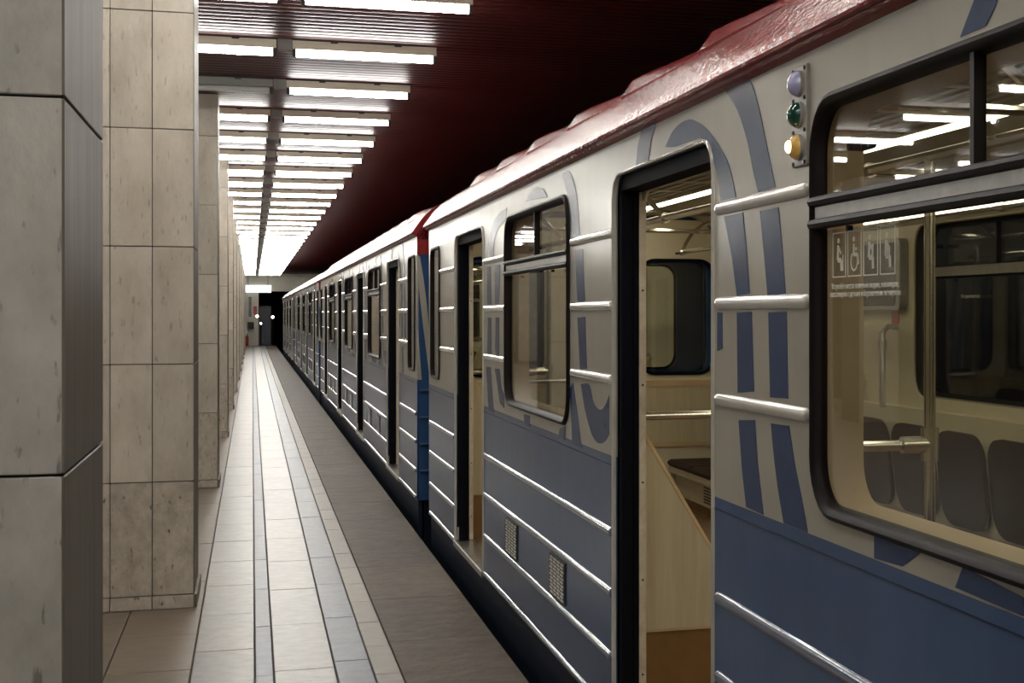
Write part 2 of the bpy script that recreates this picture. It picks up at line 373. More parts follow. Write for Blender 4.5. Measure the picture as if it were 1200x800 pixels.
def lamp(x, y, label, group, lit=True, sp=False):
    r = empty('ceiling_lamp', (x, y, ZC-.12), label, 'lamp', group); H = LM[lit]
    for k in ('housing', 'reflector_edge', 'tube'): link(k, H[k], r)
    for xx in (0, .968): link('lamp_holder', H['lamp_holder'], r, (xx, 0, 0))
    for xx in (.28, .72): link('clip', H['clip'], r, (xx, 0, 0))
    if sp: link('spacer', spacer, r)
for i in range(-9, 36):
    y = ROW0+ROWD*i
    if y > 80: break
    if i < 0: lr = 'tube lamp behind the viewer in the row nearer the train'; ll = 'tube lamp behind the viewer in the row above the pillars'
    elif i < 12:
        lr = ORD[i]+' lit tube lamp from the front in the row nearer the train'
        ll = (ORD[i]+' tube lamp from the front in the row above the pillars') if i != 2 else 'unlit grey lamp in the row above the pillars'
    else:
        lr = 'far lit tube lamp blending with its neighbours, row nearer the train'; ll = 'far lit tube lamp blending with its neighbours, row above the pillars'
    lamp(.27, y, lr, 'tube lamps nearer the train', True, True)
    lamp(-.83, y, ll, 'tube lamps above the pillars', i != 2)
    if i >= -4 and i < 20:
        lamp(2*XC-1.26, y, 'tube lamp over the far track side, seen only mirrored in the train windows', 'tube lamps over the far track')
        lamp(2*XC-.16, y, 'tube lamp over the far track side, seen only mirrored in the train windows', 'tube lamps over the far track')
for i in range(-8, 22):      # unseen lamps added over the central hall to brighten the train side
    for x in (XC-1.05,):
        lamp(x, ROW0+ROWD*i, 'added tube lamp over the central hall, unseen behind the pillars, brightening the train side', 'added fill tube lamps over the central hall')
sd = empty('smoke_detector', (-.09, 11.98, ZC-.05), 'round white smoke detector on the ceiling below the second left lamp', 'detector')
b = MB(); b.loft([[(rr*math.cos(t*math.pi/8), rr*math.sin(t*math.pi/8), zz) for t in range(16)] for rr, zz in ((.03,.05),(.05,.02),(.05,-.01),(.035,-.035))]); b.build('housing', 'white_plastic', sd)
MB().loft([[(rr*math.cos(t*math.pi/6), rr*math.sin(t*math.pi/6), zz) for t in range(12)] for rr, zz in ((.022,-.035),(.02,-.05),(.008,-.056))]).build('sensor', 'white_plastic', sd)
# far end of the platform
we = MB(); we.box(-12, .29, Y1, Y1+.3, -1.3, 2.62).box(-12, 5.2, Y1, Y1+.3, 2.62, 3.6); tag(we.build('wall_end', 'wall_cream'), kind='structure')
tag(MB().box(-12, 5.2, 129, 129.2, -1.3, 4.2).build('wall_tunnel', 'tunnel'), kind='structure')
tag(MB().box(.29, 5.2, Y1+.3, 129, 2.75, 2.95).build('ceiling', 'tunnel'), kind='structure')
tag(MB().box(.29, 1.0, Y1, Y1+4, -1.0, -.01).build('floor', 'concrete'), 'service walkway into the tunnel', kind='structure')
sg = empty('sign_board', (.27, Y1-.05, 2.55), 'long white and pale blue sign board hung below the last lamps', 'sign')
MB().bbox(-.60, .60, -.06, .02, 0, .36, .01).build('panel', 'sign_white', sg)
for xx in (-.45,.45): MB().tube([(xx,-.02,.36),(xx,-.02,.9)], .012, 6).build('hanger', 'lamp_dark', sg)
dr = empty('service_door', (.58, Y1+1.4, 0), 'dark grey service door inside the tunnel mouth', 'door')
MB().bbox(-.25, .25, 0, .05, 0, 1.86, .01).build('leaf', 'door_grey', dr)
fr_ = MB(); fr_.box(-.30,-.25,-.02,.07,0,1.92).box(.25,.30,-.02,.07,0,1.92).box(-.25,.25,-.02,.07,1.86,1.92); fr_.build('frame', 'black', dr)
MB().tube([(-.19,-.03,1.0),(-.19,-.03,1.12)], .015, 6).build('handle', 'chrome', dr)
def sigl(x, z, y, label, m='signal_lamp', s=.07, post=True):
    r = empty('signal_lamp', (x, y, z), label, 'lamp')
    MB().loft([[(rr*math.cos(t*math.pi/5), yy, rr*math.sin(t*math.pi/5)) for t in range(10)] for rr, yy in ((s*1.4,.02),(s*1.4,-.03),(s,-.05))]).build('housing', 'black', r)
    if post: MB().tube([(0,.05,-z-.01),(0,.05,0),(0,.0,0)], .025, 6).build('post', 'black', r)
    MB().loft([[(rr*math.cos(t*math.pi/5), yy, rr*math.sin(t*math.pi/5)) for t in range(10)] for rr, yy in ((s*.9,-.05),(s*.7,-.075),(s*.2,-.085))]).build('lens', m, r)
sigl(.95, 1.38, Y1+1.2, 'small white light in the tunnel beside the dark service door')
sigl(.40, 1.07, Y1+1.2, 'small white light low on the left of the dark service door', s=.05)
sigl(.22, 1.42, Y1-.03, 'white light on a red bracket at the edge of the end wall', post=False)
rb = MB().bbox(.06, .21, Y1-.12, Y1, 1.55, 1.9, .02).build('alarm_box', 'red_paint'); tag(rb, 'red alarm box on the end wall beside the tunnel mouth', 'box')
eb = empty('equipment_box', (-.06, Y1, .82), 'black equipment box mounted on the cream end wall', 'box'); MB().bbox(-.14,.14,-.15,0,0,.32,.02).build('case', 'black', eb); MB().bbox(-.1,.1,-.16,-.15,.05,.27,.004).build('lid', 'lamp_dark', eb)
fe = empty('fire_extinguisher', (-.24, Y1-.12, 0), 'red fire extinguisher at the foot of the end wall', 'extinguisher')
MB().loft([[(rr*math.cos(t*math.pi/5), rr*math.sin(t*math.pi/5), zz) for t in range(10)] for rr, zz in ((.075,0),(.08,.02),(.08,.42),(.03,.5))]).build('cylinder', 'red_paint', fe); MB().tube([(0,0,.5),(0,0,.55),(.07,0,.58)], .015, 6).build('nozzle', 'black', fe)
nw = MB().box(-.16, -.03, Y1-.03, Y1, 1.4, 2.35).build('notice_board', 'dark_panel'); tag(nw, 'tall narrow dark board high on the end wall', 'board')
# ================================================================== THE TRAIN (local: x from platform side inward, y along, z above platform)
LEN = 17.8; WID = 2.24; DC = [2.165, 6.655, 11.145, 15.635]; WC = [4.41, 8.9, 13.39]; DH = .62; WH = .815
ZB, ZP, ZG = .13, 1.035, 2.115; RZ = -.95; XI0, XI1 = .10, 2.133; CX = (XI0+XI1)/2
OFF = (0, 0, -RZ)
yz = lambda u, v, w: (w, u, v)                 # plates that lie along the car
xz = lambda u, v, w: (u, w, v)                 # plates across the car
car = empty('metro_car', (XT, 11.4-LEN, RZ), 'nearest metro car with open doors, red roof and warmly lit interior', 'train car', 'cars of the train')
P = lambda name, me: link(name, me, car, OFF)
sub = lambda name, me, par: link(name, me, par)
win_loop = lambda c, h=WH, z0=1.09, z1=1.985, r=.12: rrect(c-h, c+h, z0, z1, r)
END_W = [(.155, .68), (LEN-.68, LEN-.155)]
end_loops = [rrect(a, b, 1.09, 1.965, .07) for a, b in END_W]
door_loop = lambda c, h=DH, z1=1.985, z0=.15: rrect(c-h, c+h, z0, z1, .09, rb=0)
def two_tone(me):
    bm = bmesh.new(); bm.from_mesh(me)
    bmesh.ops.bisect_plane(bm, geom=list(bm.verts)+list(bm.edges)+list(bm.faces), plane_co=(0,0,ZP), plane_no=(0,0,1))
    for f in bm.faces: f.material_index = 1 if f.calc_center_median().z < ZP else 0
    bm.to_mesh(me); bm.free(); me.materials.append(MATS['blue_paint']); return me
outer = [(0,ZB),(LEN,ZB),(LEN,ZG),(0,ZG)]
P('side_panel', two_tone(plate([outer]+[door_loop(c) for c in DC]+[win_loop(c) for c in WC]+end_loops, 0, .012, yz, 'cream_paint', 'side_panel')))
P('far_side_panel', two_tone(plate([outer]+[win_loop(c) for c in WC], WID-.03, WID, yz, 'cream_paint', 'far_side_panel')))
P('inner_wall', plate([[(.05,.14),(LEN-.05,.14),(LEN-.05,2.02),(.05,2.02)]]+[door_loop(c, .592, 1.935) for c in DC]+[win_loop(c, WH+.01, 1.07, 1.995, .12) for c in WC]+end_loops, .086, XI0, yz, 'post_cream', 'inner_wall'))
P('far_inner_wall', plate([[(.05,.14),(LEN-.05,.14),(LEN-.05,2.02),(.05,2.02)]]+[win_loop(c) for c in WC], XI1, XI1+.014, yz, 'inner_cream', 'far_inner_wall'))
# ribs pressed into the side
def rib_mesh(y0, y1, r, depth, m):
    b = MB(); rings = []
    for t, s in ((0,.25),(.006,.7),(.016,.95),(.026,1),(.03,1),(.08,1),(y1-y0-.08,1),(y1-y0-.03,1),(y1-y0-.026,1),(y1-y0-.016,.95),(y1-y0-.006,.7),(y1-y0,.25)):
        rings.append([(-depth*s*max(0,math.sin(a)) + .002, y0+t, r*s*math.cos(a)) for a in [math.pi*k/8 for k in range(9)]])
    b.loft(rings, closed=False, caps=True); return b.mesh('rib', m)
segs_u = []
for i, c in enumerate(DC):
    segs_u.append((c+DH+.025, (WC[i]-WH-.03) if i < 3 else END_W[1][0]-.03)); segs_u.append(((WC[i-1]+WH+.03) if i > 0 else END_W[0][1]+.03, c-DH-.025))
segs_l = [(.06, DC[0]-DH-.025)]+[(DC[i]+DH+.025, DC[i+1]-DH-.025) for i in range(3)]+[(DC[3]+DH+.025, LEN-.06)]
for (a, b) in segs_u:
    me = rib_mesh(a, b, .018, .013, 'rib_paint')
    for z in (1.797, 1.548, 1.295): link('rib', me, car, (0, 0, z-RZ))
for (a, b) in segs_l:
    me = rib_mesh(a, b, .017, .013, 'rib_blue')
    for z in (.772, .564, .346, .146): link('rib', me, car, (0, 0, z-RZ))
link('belt_crease', MB().tube([(0,.02,0),(0,DC[0]-DH-.02,0)], .0022, 5).mesh('belt_crease', 'crease'), car, (0,0,1.004-RZ))
for (a, b) in segs_l[1:]: link('belt_crease', MB().tube([(0,a-.02,0),(0,b+.02,0)], .0022, 5).mesh('belt_crease', 'crease'), car, (0,0,1.004-RZ))
# livery stripes
def smooth_poly(p):
    n = len(p); V = [Vector(q) for q in p]; o = []
    if n < 7: return p
    def tang(i, other):
        a = V[i]-V[i-1]; b = V[(i+1) % n]-V[i]
        if a.angle(b) > .9: return (V[other]-V[i])
        return (V[(i+1) % n]-V[i-1])*.5*(1 if other == (i+1) % n else -1)
    for i in range(n):
        j = (i+1) % n; m0 = tang(i, j); m1 = -tang(j, i); L = (V[j]-V[i]).length
        m0 = m0.normalized()*L; m1 = m1.normalized()*L
        for k in range(4):
            u = k/4; o.append(tuple(V[i]*(2*u**3-3*u*u+1)+m0*(u**3-2*u*u+u)+V[j]*(-2*u**3+3*u*u)+m1*(u**3-u*u)))
    return o
STRIPES = [smooth_poly(p) for p in STRIPES]
for poly in STRIPES:
    P('livery_stripe', MB().prism(poly, -.0016, .0005, yz).mesh('livery_stripe', 'stripe_blue'))
# the same print round the other doors and windows
for poly in STRIPES:
    for sh in (-4.49, -8.98):
        q = [(y+sh, z) for y, z in poly]
        if min(p[0] for p in q) > .8 and not (8.3 < q[0][0] < 11.0 and sh == -4.49 and q[0][0] > 8.69): 
            P('livery_stripe', MB().prism(q, -.0016, .0005, yz).mesh('livery_stripe', 'stripe_blue'))
# roof
half = [(0,2.10),(-.022,2.108),(-.03,2.125),(-.026,2.15),(-.004,2.18),(.035,2.238),(.08,2.283),(.13,2.32),(.20,2.358),(.285,2.392),(.40,2.425),(.55,2.453),(.80,2.483),(1.12,2.495)]
roofp = half+[(WID-x, z) for x, z in half[::-1][1:]]
P('roof', MB().loft([[(x, y, z) for x, z in roofp]+[(CX+(x-CX)*.975, y, z-.022) for x, z in roofp[::-1]] for y in (-.01, LEN*.25, LEN*.5, LEN*.75, LEN+.01)]).mesh('roof', 'roof_red'))
P('rain_gutter', MB().tube([(-.03,0,2.128),(-.03,LEN,2.128)], .011, 8).mesh('rain_gutter', 'roof_red'))
scp = half[6:12]
def off(pr, h):
    o = []
    for i, (x, z) in enumerate(pr):
        x2, z2 = pr[min(i+1,len(pr)-1)]; x1, z1 = pr[max(i-1,0)]; t = Vector((x2-x1, z2-z1)).normalized(); e = h*(1 if 0 < i < len(pr)-1 else .3)
        o.append((x-t.y*e, z+t.x*e))
    return o
sm = MB().loft([[(x, y, z) for x, z in off(scp, hh)+[(q[0]+.03, q[1]-.05) for q in scp[::-1]]] for y, hh in ((0,.001),(.35,.014),(.75,.028),(.84,.034),(.86,.03))]).mesh('roof_scoop', 'roof_red')
for k in range(-10, 6):
    y = 10.96+1.04*k-.86
    if .2 < y < LEN-1: link('roof_scoop', sm, car, (0, y, -RZ))
# skirt and running gear
P('skirt', MB().box(.012, .04, .03, LEN-.03, -.30, ZB).mesh('skirt', 'skirt'))
P('far_skirt', MB().box(WID-.04, WID-.012, .03, LEN-.03, -.30, ZB).mesh('skirt', 'skirt'))
P('underframe', MB().box(.06, WID-.06, .1, LEN-.1, -.28, .125).mesh('underframe', 'skirt'))
wheel = MB().loft([[(xx, rr*math.cos(t*math.pi/10), rr*math.sin(t*math.pi/10)) for t in range(20)] for xx, rr in ((-.05,.12),(-.05,.37),(-.04,.385),(.04,.39),(.045,.42),(.065,.41),(.065,.12))]).mesh('wheel', 'rail_steel')
for yb in (2.6, LEN-2.6):
    bg = P('bogie', MB().box(.18,.28,yb-1.35,yb+1.35,-.68,-.5).box(WID-.28,WID-.18,yb-1.35,yb+1.35,-.68,-.5).box(.28,WID-.28,yb-.25,yb+.25,-.66,-.28).mesh('bogie', 'skirt'))
    for wy in (-1.05, 1.05):
        for wx, sgn in ((.40, 1), (1.84, -1)):
            o = link('wheel', wheel, bg, (wx, yb+wy, -.56)); o.scale = (sgn, 1, 1)
# windows
def pane(poly, x): return MB().prism(poly, x, x+.004, yz).mesh('glass_pane', 'glass')
def clip_loop(lp, z0, z1):
    o = []; n = len(lp)
    for i in range(n):
        a, b = lp[i], lp[(i+1)%n]
        for zc in (z0, z1):
            pass
        if z0 <= a[1] <= z1: o.append(a)
        cr = []
        for zc in (z0, z1):
            if (a[1]-zc)*(b[1]-zc) < 0: t = (zc-a[1])/(b[1]-a[1]); cr.append((t, (a[0]+t*(b[0]-a[0]), zc)))
        o += [p for t, p in sorted(cr)]
    return o
def window_set(c, x0, sgn, full=True):
    lp = win_loop(c)
    fr_ = MB().sweep(lp, [(-.008,x0-.004*sgn),(-.004,x0-.011*sgn),(.004,x0-.014*sgn),(.012,x0-.011*sgn),(.018,x0-.002*sgn),(.022,x0+.022*sgn),(-.004,x0+.022*sgn),(-.008,x0+.002*sgn)], yz).mesh('window', 'gasket')
    w_ = P('window', fr_); inn = rrect(c-WH+.02, c+WH-.02, 1.11, 1.965, .10)
    g = x0+.008*sgn
    lo = clip_loop(inn, 1.0, 1.70); hi = clip_loop(inn, 1.76, 2.1)
    sub('glass_pane', pane(lo, g), w_); sub('glass_pane', pane(hi, g+.006), w_)
    for z, r in ((1.764,.012),(1.715,.012)): sub('transom_bar', MB().tube([(x0-.006*sgn, c-WH+.0, z),(x0-.006*sgn, c+WH-.0, z)], r, 8).mesh('transom_bar', 'gasket'), w_)
    a, b = sorted((x0-.006*sgn, x0+.03*sgn)); sub('transom_band', MB().box(a, b, c-WH+.02, c+WH-.02, 1.716, 1.763).mesh('transom_band', 'plate_grey'), w_)
    a, b = sorted((x0-.002*sgn, x0+.022*sgn)); sub('mullion', MB().box(a, b, c-.008, c+.008, 1.765, 1.975).mesh('mullion', 'gasket'), w_)
    for yy in (c-.55, c+.55):
        sub('stud', MB().tube([(x0-.024*sgn, yy, 1.695),(x0-.012*sgn, yy, 1.695)], .006, 6).mesh('stud', 'rubber'), w_)
    for yy in (c-WH+.17, c+WH-.17):
        sub('latch', MB().tube([(x0+.015*sgn, yy, 1.872),(x0+.05*sgn, yy, 1.872),(x0+.05*sgn, yy-.05*(1 if yy > c else -1), 1.872)], .010, 8).mesh('latch', 'rubber'), w_)
    if full:
        sub('reveal', MB().sweep(win_loop(c, WH-.0, 1.085, 1.985, .12), [(.012,.018),(.020,.05),(.026,.10),(.026,.105),(-.02,.105),(-.02,.018)], yz).mesh('reveal', 'reveal_tan'), w_)
    return w_
for c in WC:
    nearw = window_set(c, 0, 1); window_set(c, WID, -1, False)
for lp, (a, b) in zip(end_loops, END_W):
    w_ = P('window', MB().sweep(lp, [(-.006,-.003),(0,-.010),(.010,-.008),(.014,.02),(-.002,.02)], yz).mesh('window', 'gasket'))
    sub('glass_pane', pane(rrect(a+.012, b-.012, 1.10, 1.955, .06), .006), w_)
# doorways: rim, sliding leaves pushed into the wall pockets, threshold
for c in DC:
    P('door_rim', MB().sweep(door_loop(c), [(-.012,.001),(-.009,-.006),(-.004,-.009),(.000,-.007),(.003,.0),(.003,.006),(-.004,.006)], yz).mesh('door_rim', 'rib_paint'))
    for s in (-1, 1):
        y0, y1 = sorted((c+s*.605, c+s*1.2)); lf = P('door_leaf', MB().box(.030, .068, y0, y1, .16, 1.98).mesh('door_leaf', 'blue_paint'))
        y0, y1 = sorted((c+s*.570, c+s*.605)); sub('rubber_edge', MB().bbox(.014, .073, y0, y1, .16, 1.95, .004).mesh('rubber_edge', 'rubber'), lf)
        y0, y1 = sorted((c+s*.560, c+s*.572)); sub('seal_lip', MB().box(.056, .064, y0, y1, .16, 1.95).mesh('seal_lip', 'rubber'), lf)
        y0, y1 = sorted((c+s*.574, c+s*.592)); sub('door_guide', MB().box(.004, .016, y0, y1, .16, .235).mesh('door_guide', 'plate_grey'), lf)
    for s in (-1, 1):
        y0, y1 = sorted((c+s*.568, c+s*.60)); dp = P('door_post', MB().bbox(.0745, .0985, y0, y1, .158, 1.934, .003).mesh('door_post', 'post_cream'))
        for z in (.3,.62,.95,1.28,1.6): sub('rivet', MB().tube([(.0865, c+s*.569, z),(.0865, c+s*.566, z)], .004, 6).mesh('rivet', 'lamp_dark'), dp)
    P('door_lintel', MB().box(.014, .085, c-.60, c+.60, 1.935, 1.99).mesh('door_lintel', 'rubber'))
    P('threshold', MB().bbox(-.014, .11, c-.63, c+.63, .118, .156, .005).mesh('threshold', 'steel'))
    # far side door: two closed leaves with dark panes
    for s in (-1, 1):
        y0, y1 = sorted((c+s*.006, c+s*.60)); lf = P('door_leaf', MB().box(XI1-.012, XI1+.001, y0, y1, .15, 1.93).mesh('door_leaf', 'inner_cream'))
        sub('door_pane', MB().prism(rrect(y0+.08, y1-.08, .95, 1.82, .06), XI1-.016, XI1-.010, yz).mesh('door_pane', 'dark_panel'), lf)
# lamp plate with three lenses beside the window, louvres low on the side
lp_ = P('signal_plate', MB().bbox(-.008, .002, 9.745, 9.847, 1.85, 2.075, .003).mesh('signal_plate', 'plate_grey'))
def dome(yc, z, r, m, nm, par, h=.028, x0=-.008):
    return sub(nm, MB().loft([[(x0-h*math.sin(p), yc+r*math.cos(p)*math.cos(t*math.pi/8), z+r*math.cos(p)*math.sin(t*math.pi/8)) for t in range(16)] for p in [0,.3,.6,.9,1.2,1.5]]).mesh(nm, m), par)
for z, m in ((2.035,'lens_white'),(1.965,'lens_green'),(1.893,'lens_amber')):
    sub('bezel', MB().sweep([(9.796+.036*math.cos(t*math.pi/8), z+.030*math.sin(t*math.pi/8)) for t in range(16)], [(0,-.008),(0,-.015),(.006,-.015),(.006,-.008)], yz).mesh('bezel', 'plate_grey'), lp_)
    dome(9.796, z, .030, m, 'lens', lp_)
dome(9.796, 1.893, .015, 'lens_lit', 'bulb', lp_, .010, -.031)
for z in (2.066, 2.0, 1.929, 1.858):
    for yy in (9.757, 9.835): sub('screw', MB().tube([(-.008,yy,z),(-.011,yy,z)], .005, 6).mesh('screw', 'lamp_dark'), lp_)
for sh in (0, -4.49, -8.98):
    for y0, y1 in ((13.86,14.22),(12.66,13.0)):
        if sh: y0 += sh; y1 += sh
        vt = P('vent_grille', MB().bbox(-.005, .002, y0, y1, .372, .540, .002).mesh('vent_grille', 'lamp_dark'))
        sl = MB()
        for rr in range(11):
            for cc in range(4):
                yy = y0+.02+cc*(y1-y0-.03)/4+(.012 if rr % 2 else 0); z = .382+rr*.0142; sl.box(-.008, -.004, yy, yy+.052, z, z+.0078)
        tag(sub('grille_slots', sl.mesh('grille_slots', 'vinyl_white'), vt), kind='stuff')
# end walls
def end_wall(y, s):
    body = [(0.002,ZB),(WID-.002,ZB),(WID-.002,ZG)]+[(x,z-.012) for x,z in roofp[::-1] if z > 2.2]+[(0.002,ZG)]
    holes = [rrect(1.49,2.0,1.09,1.91,.1), rrect(WID-2.0,WID-1.49,1.09,1.91,.1)]
    a, b = sorted((y, y+.03*s)); e = P('end_wall', plate([body]+holes, a, b, xz, 'blue_paint', 'end_wall'))
    for hh in holes: sub('glass_pane', MB().prism(hh, a+.01, a+.014, xz).mesh('glass_pane', 'glass'), e)
    f0 = y-.001*s
    cres = [(0.004,1.955),(.02,1.95),(.045,1.80),(.068,1.62),(.084,1.45),(.096,1.25),(.098,1.02),(.085,1.10),(.066,1.25),(.045,1.42),(.025,1.60),(.004,1.80)]
    a, b = sorted((f0-.001*s, f0+.002*s)); sub('livery_stripe', MB().prism(cres, a, b, xz).mesh('livery_stripe', 'cream_paint'), e)
    a, b = sorted((f0-.001*s, f0+.002*s)); sub('livery_stripe', MB().prism([(.004,1.42),(.018,1.25),(.03,1.08),(.034,1.03),(.004,1.03)], a, b, xz).mesh('livery_stripe', 'cream_paint'), e)
    a, b = sorted((f0-.004*s, f0+.002*s)); sub('end_cap', MB().prism([(0.0,1.965),(WID,1.965),(WID,2.12)]+[(x,z-.004) for x,z in roofp[::-1] if z > 2.2]+[(0,2.12)], a, b, xz).mesh('end_cap', 'roof_red'), e)
    for z in (.35,.55,.75,.95): sub('foot_rung', MB().tube([(.02,y-.02*s,z),(.26,y-.02*s,z)], .012, 6).mesh('foot_rung', 'rib_blue'), e)
    yi = y+.12*s; a, b = sorted((yi, yi+.015*s))
    iw = P('inner_end_wall', plate([[(XI0,.14),(XI1,.14),(XI1,2.0),(XI1-.2,2.2),(XI0+.2,2.2),(XI0,2.0)], rrect(1.47,2.02,1.09,1.91,.11), rrect(WID-2.02,WID-1.47,1.09,1.91,.11)], a, b, xz, 'inner_cream', 'inner_end_wall'))
    for hh in (rrect(1.46,2.03,1.08,1.92,.12), rrect(WID-2.03,WID-1.46,1.08,1.92,.12)): sub('window_seal', MB().sweep(hh, [(0,yi-.004*s),(0,yi+.025*s),(.022,yi+.025*s),(.022,yi-.004*s)], xz).mesh('window_seal', 'rubber'), iw)
    for x0 in (1.44, .15):
        a, b = sorted((yi+.015*s, yi+.022*s)); sub('wood_panel', MB().box(x0+.02, x0+.60, a, b, .60, 1.0).mesh('wood_panel', 'laminate'), iw)
        a, b = sorted((yi+.014*s, yi+.028*s)); sub('panel_rail', MB().box(x0, x0+.64, a, b, 1.0, 1.045).mesh('panel_rail', 'reveal_tan'), iw); sub('panel_rail', MB().box(x0, x0+.64, a, b, .565, .60).mesh('panel_rail', 'reveal_tan'), iw)
    a, b = sorted((yi+.012*s, yi+.03*s)); ed = sub('end_door', MB().box(.80, 1.43, a, b, .15, 1.95).mesh('end_door', 'laminate'), iw)
end_wall(0, 1); end_wall(LEN, -1)
# interior: floor, ceiling, lamps, louvre, rails, benches
P('car_floor', MB().box(.05, WID-.05, .05, LEN-.05, .125, .142).mesh('car_floor', 'floor_lino'))
ip = [(XI0-.005,1.98),(.18,2.13),(.36,2.22),(.70,2.285),(CX,2.30)]; ip = ip+[(2*CX-x, z) for x, z in ip[::-1][1:]]
P('car_ceiling', MB().loft([[(x, y, z) for x, z in ip]+[(x, y, z+.02) for x, z in ip[::-1]] for y in (.1, LEN-.1)]).mesh('car_ceiling', 'cove'))
for s in (-1, 1):
    x = CX+s*.30; P('car_lamp', MB().bbox(x-.04, x+.04, .4, LEN-.4, 2.245, 2.272, .004).mesh('car_lamp', 'carlamp'))
    P('lamp_trim', MB().box(x-.055, x-.041, .4, LEN-.4, 2.25, 2.288).box(x+.041, x+.055, .4, LEN-.4, 2.25, 2.288).mesh('lamp_trim', 'inner_cream'))
lv = MB()
for k in range(7): lv.box(CX-.225+k*.066, CX-.225+k*.066+.03, .5, LEN-.5, 2.262+.0*k, 2.274)
lvo = P('ceiling_louvre', lv.mesh('ceiling_louvre', 'cove'))
sub('louvre_back', MB().box(CX-.25, CX+.25, .5, LEN-.5, 2.284, 2.288).mesh('louvre_back', 'lamp_dark'), lvo)
for k in range(26): sub('crossbar', MB().box(CX-.25, CX+.25, .6+k*.66, .62+k*.66, 2.256, 2.264).mesh('crossbar', 'inner_cream'), lvo)
for s in (-1, 1):
    x = CX+s*.5335; hr = P('handrail', MB().tube([(x,.5,1.95),(x,LEN-.5,1.95)], .016, 8).mesh('handrail', 'chrome'))
    bk = MB().tube([(x, .0, 1.95), (x+s*.03, .04, 2.0), (x+s*.10, .10, 2.09), (x+s*.19, .14, 2.15), (x+s*.26, .16, 2.175)], .013, 8).mesh('bracket', 'chrome')
    cl = MB().tube([(x,-.03,1.95),(x,.03,1.95)], .024, 8).mesh('clamp', 'chrome')
    for k in range(14): sub('bracket', bk, hr).location = (0, .9+k*1.25, 0); sub('clamp', cl, hr).location = (0, .9+k*1.25, 0)
for yy in [c+e for c in DC for e in (.9, -.9)]:
    P('cross_rail', MB().tube([(XI0+.1,yy,2.06),(XI1-.1,yy,2.06)], .014, 8).mesh('cross_rail', 'chrome'))
pad = MB().prism(rrect(-.222,.222,0,.46,.11,5), 0, .022, yz).mesh('backrest', 'seat_brown'); cush = MB().bbox(0, .44, -.245, .245, 0, .05, .018).mesh('seat_cushion', 'seat_brown')
def bench(y0, y1, near):
    s = 1 if near else -1; xw = XI0 if near else XI1; X = lambda t: xw+s*t
    def bx(b, t0, t1, *r): a, c = sorted((X(t0), X(t1))); return b.box(a, c, *r)
    bn = P('bench', bx(bx(MB(), 0, .45, y0, y1, .385, .435), .0, .055, y0, y1, .435, 1.03).mesh('bench', 'inner_cream'))
    sub('bench_front', bx(MB(), .05, .40, y0+.0, y1-.0, .22, .385).mesh('bench_front', 'laminate'), bn)
    sub('plinth', bx(MB(), .0, .37, y0, y1, .14, .22).mesh('plinth', 'plinth'), bn)
    gr = MB()
    for r in range(6): bx(gr, .398, .404, y0+.25, y0+.50, .245+r*.02, .253+r*.02)
    sub('heater_grille', gr.mesh('heater_grille', 'lamp_dark'), bn)
    n = max(2, int((y1-y0-.06)/.5)); pt = (y1-y0-.06)/n
    for k in range(n):
        yc = y0+.03+pt*(k+.5)
        o = sub('backrest', pad, bn); o.location = (X(.056), yc, .50); o.rotation_euler = (0, math.radians(6)*s, 0); o.scale = (s, pt/.5, 1)
        o = sub('seat_cushion', cush, bn); o.location = (X(.03), yc, .43); o.scale = (s, pt/.5, 1)
    for ye, d in ((y0, -1), (y1, 1)):
        if ye < .3 or ye > LEN-.3: continue
        a, b = sorted((ye, ye+d*.022)); tri = [(X(.002),.416),(X(.43),.416),(X(.425),.44),(X(.002),1.137)]
        ep = P('end_panel', MB().prism(tri, a, b, xz).mesh('end_panel', 'laminate'))
        sub('panel_trim', MB().tube([(X(.43),(a+b)/2,.42),(X(.0),(a+b)/2,1.145)], .013, 6).mesh('panel_trim', 'reveal_tan'), ep)
        sub('panel_base', bx(MB(), .0, .50, a, b, .408, .418).mesh('panel_base', 'reveal_tan'), ep)
        sub('plinth_end', bx(MB(), .002, .47, a+.006, b-.002, .142, .408).mesh('plinth_end', 'plinth'), ep)
        ym = ye+d*.035
        po = P('grab_pole', MB().tube([(X(.483),ym,.142),(X(.483),ym,1.95)], .016, 10).mesh('grab_pole', 'chrome'))
        sub('side_rail', MB().tube([(X(.004),ym,1.165),(X(.483),ym,1.165)], .015, 10).mesh('side_rail', 'chrome'), po)
        sub('tee_fitting', MB().tube([(X(.483),ym,1.12),(X(.483),ym,1.21)], .025, 10).tube([(X(.40),ym,1.165),(X(.483),ym,1.165)], .024, 10).mesh('tee_fitting', 'chrome'), po)
ends = [(.14, DC[0]-.755)]+[(DC[i]+.755, DC[i+1]-.755) for i in range(3)]+[(DC[3]+.755, LEN-.14)]
for (a, b) in ends: bench(a, b, True); bench(a, b, False)
# screen, notice and short pole on the far wall
mo = P('wall_screen', MB().prism(rrect(14.27, 15.0, 1.545, 1.925, .04), XI1-.05, XI1, yz).mesh('wall_screen', 'plate_grey'))
sub('screen_glass', MB().prism(rrect(14.33, 14.98, 1.565, 1.905, .03), XI1-.054, XI1-.049, yz).mesh('screen_glass', 'dark_panel'), mo)
P('notice', MB().box(XI1-.004, XI1, 14.40, 14.50, 1.47, 1.54).mesh('notice', 'red_paint'))
sp_ = P('wall_pole', MB().tube([(XI1-.09,14.42,1.02),(XI1-.09,14.42,1.42),(XI1-.06,14.42,1.45),(XI1,14.42,1.45)], .018, 8).mesh('wall_pole', 'steel'))
sub('pole_joint', MB().tube([(XI1-.09,14.42,1.33),(XI1-.09,14.42,1.38)], .028, 8).mesh('pole_joint', 'steel'), sp_)
tm = lambda yc, zc, x: (lambda u, v, w: (x-w, yc-u, zc+v))
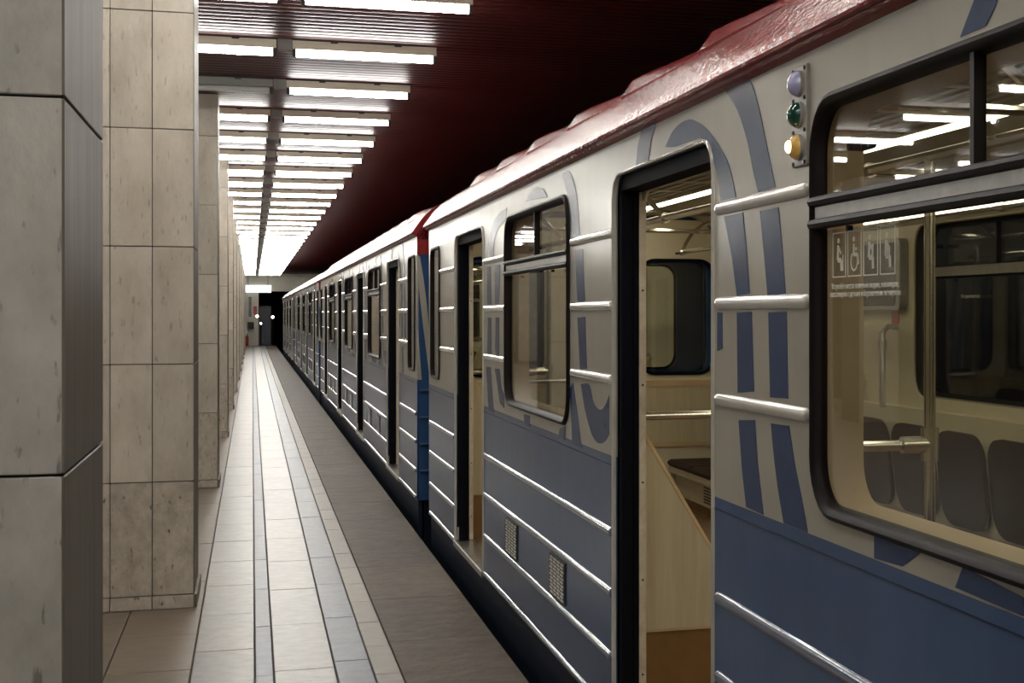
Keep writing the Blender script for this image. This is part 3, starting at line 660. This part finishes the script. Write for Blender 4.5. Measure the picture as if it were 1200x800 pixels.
P('door_notice', text_mesh('Не прислоняться', .026, tm(13.62, 1.60, WID-.05), 'vinyl_white', 'door_notice'))
# stickers on the pane of the window nearest the camera
gx = .0065; yl = 3.215+6.4
st = P('window_sticker', text_mesh('Уступайте места пожилым людям, инвалидам,\nпассажирам с детьми и беременным женщинам', .0165, tm((3.215+2.855)/2+6.4, 1.573, gx), 'vinyl_white', 'window_sticker'))
def stroke(b, pts, yc, zc, k, r=.0022):
    for (a, c) in zip(pts[:-1], pts[1:]):
        d = Vector((c[0]-a[0], c[1]-a[1])); nn = Vector((-d.y, d.x)).normalized()*r*1.0/k if d.length else Vector((0,0))
        q = [(a[0]+nn.x,a[1]+nn.y),(c[0]+nn.x,c[1]+nn.y),(c[0]-nn.x,c[1]-nn.y),(a[0]-nn.x,a[1]-nn.y)]
        b.prism([(yc-u*k, zc+v*k) for u, v in q], gx-.001, gx, yz)
def disc(b, c, r, yc, zc, k): b.prism([(yc-(c[0]+r*math.cos(t*math.pi/5))*k, zc+(c[1]+r*math.sin(t*math.pi/5))*k) for t in range(10)], gx-.001, gx, yz)
for k in range(4):
    yc = 9.575-k*.0905; z0, z1 = 1.597, 1.692; K = .045
    b = MB(); stroke(b, [(-.85,-1.03),(.85,-1.03),(.85,1.03),(-.85,1.03),(-.85,-1.03)], yc, 1.645, K, .0014)
    disc(b, (-.1,.66), .13, yc, 1.645, K)
    if k == 1:
        stroke(b, [(-.1,.45),(-.1,-.05),(.35,-.05),(.5,-.5)], yc, 1.645, K, .004); stroke(b, [(-.1,.2),(.3,.2)], yc, 1.645, K, .003)
        stroke(b, [(.42*math.cos(t)-.05, .42*math.sin(t)-.35) for t in [2.2+i*.4 for i in range(12)]], yc, 1.645, K, .002)
    else:
        stroke(b, [(-.15,.45),(-.2,-.25),(.25,-.25),(.3,-.75)], yc, 1.645, K, .005); stroke(b, [(-.1,.35),(.25,.05)], yc, 1.645, K, .003)
        if k == 0: stroke(b, [(.5,.0),(.5,-.75)], yc, 1.645, K, .002)
        if k == 2: disc(b, (.25,.25), .11, yc, 1.645, K); stroke(b, [(.25,.15),(.2,-.2)], yc, 1.645, K, .004)
        if k == 3: disc(b, (.05,.0), .22, yc, 1.645, K)
    P('pictogram', b.mesh('pictogram', 'vinyl_white'))
# the other cars
labs = ['second metro car, just past the red and blue gap between cars', 'third metro car, small and far down the platform', 'farthest metro car, smallest and ending at the tunnel mouth']
only1 = {'wall_screen', 'notice', 'wall_pole', 'door_notice', 'window_sticker', 'pictogram', 'signal_plate'}
for i, lb in enumerate(labs):
    skip = set(only1)
    if i > 0: skip |= {'seat_cushion', 'heater_grille', 'bracket', 'clamp', 'crossbar', 'cross_rail', 'stud', 'latch', 'panel_trim', 'panel_base', 'tee_fitting', 'grille_slots', 'door_guide', 'seal_lip', 'screw', 'panel_rail', 'roof_scoop'}
    c = copy_tree(car, None, skip); c.location = (XT, 12.25+18.65*i, RZ); c['label'] = lb
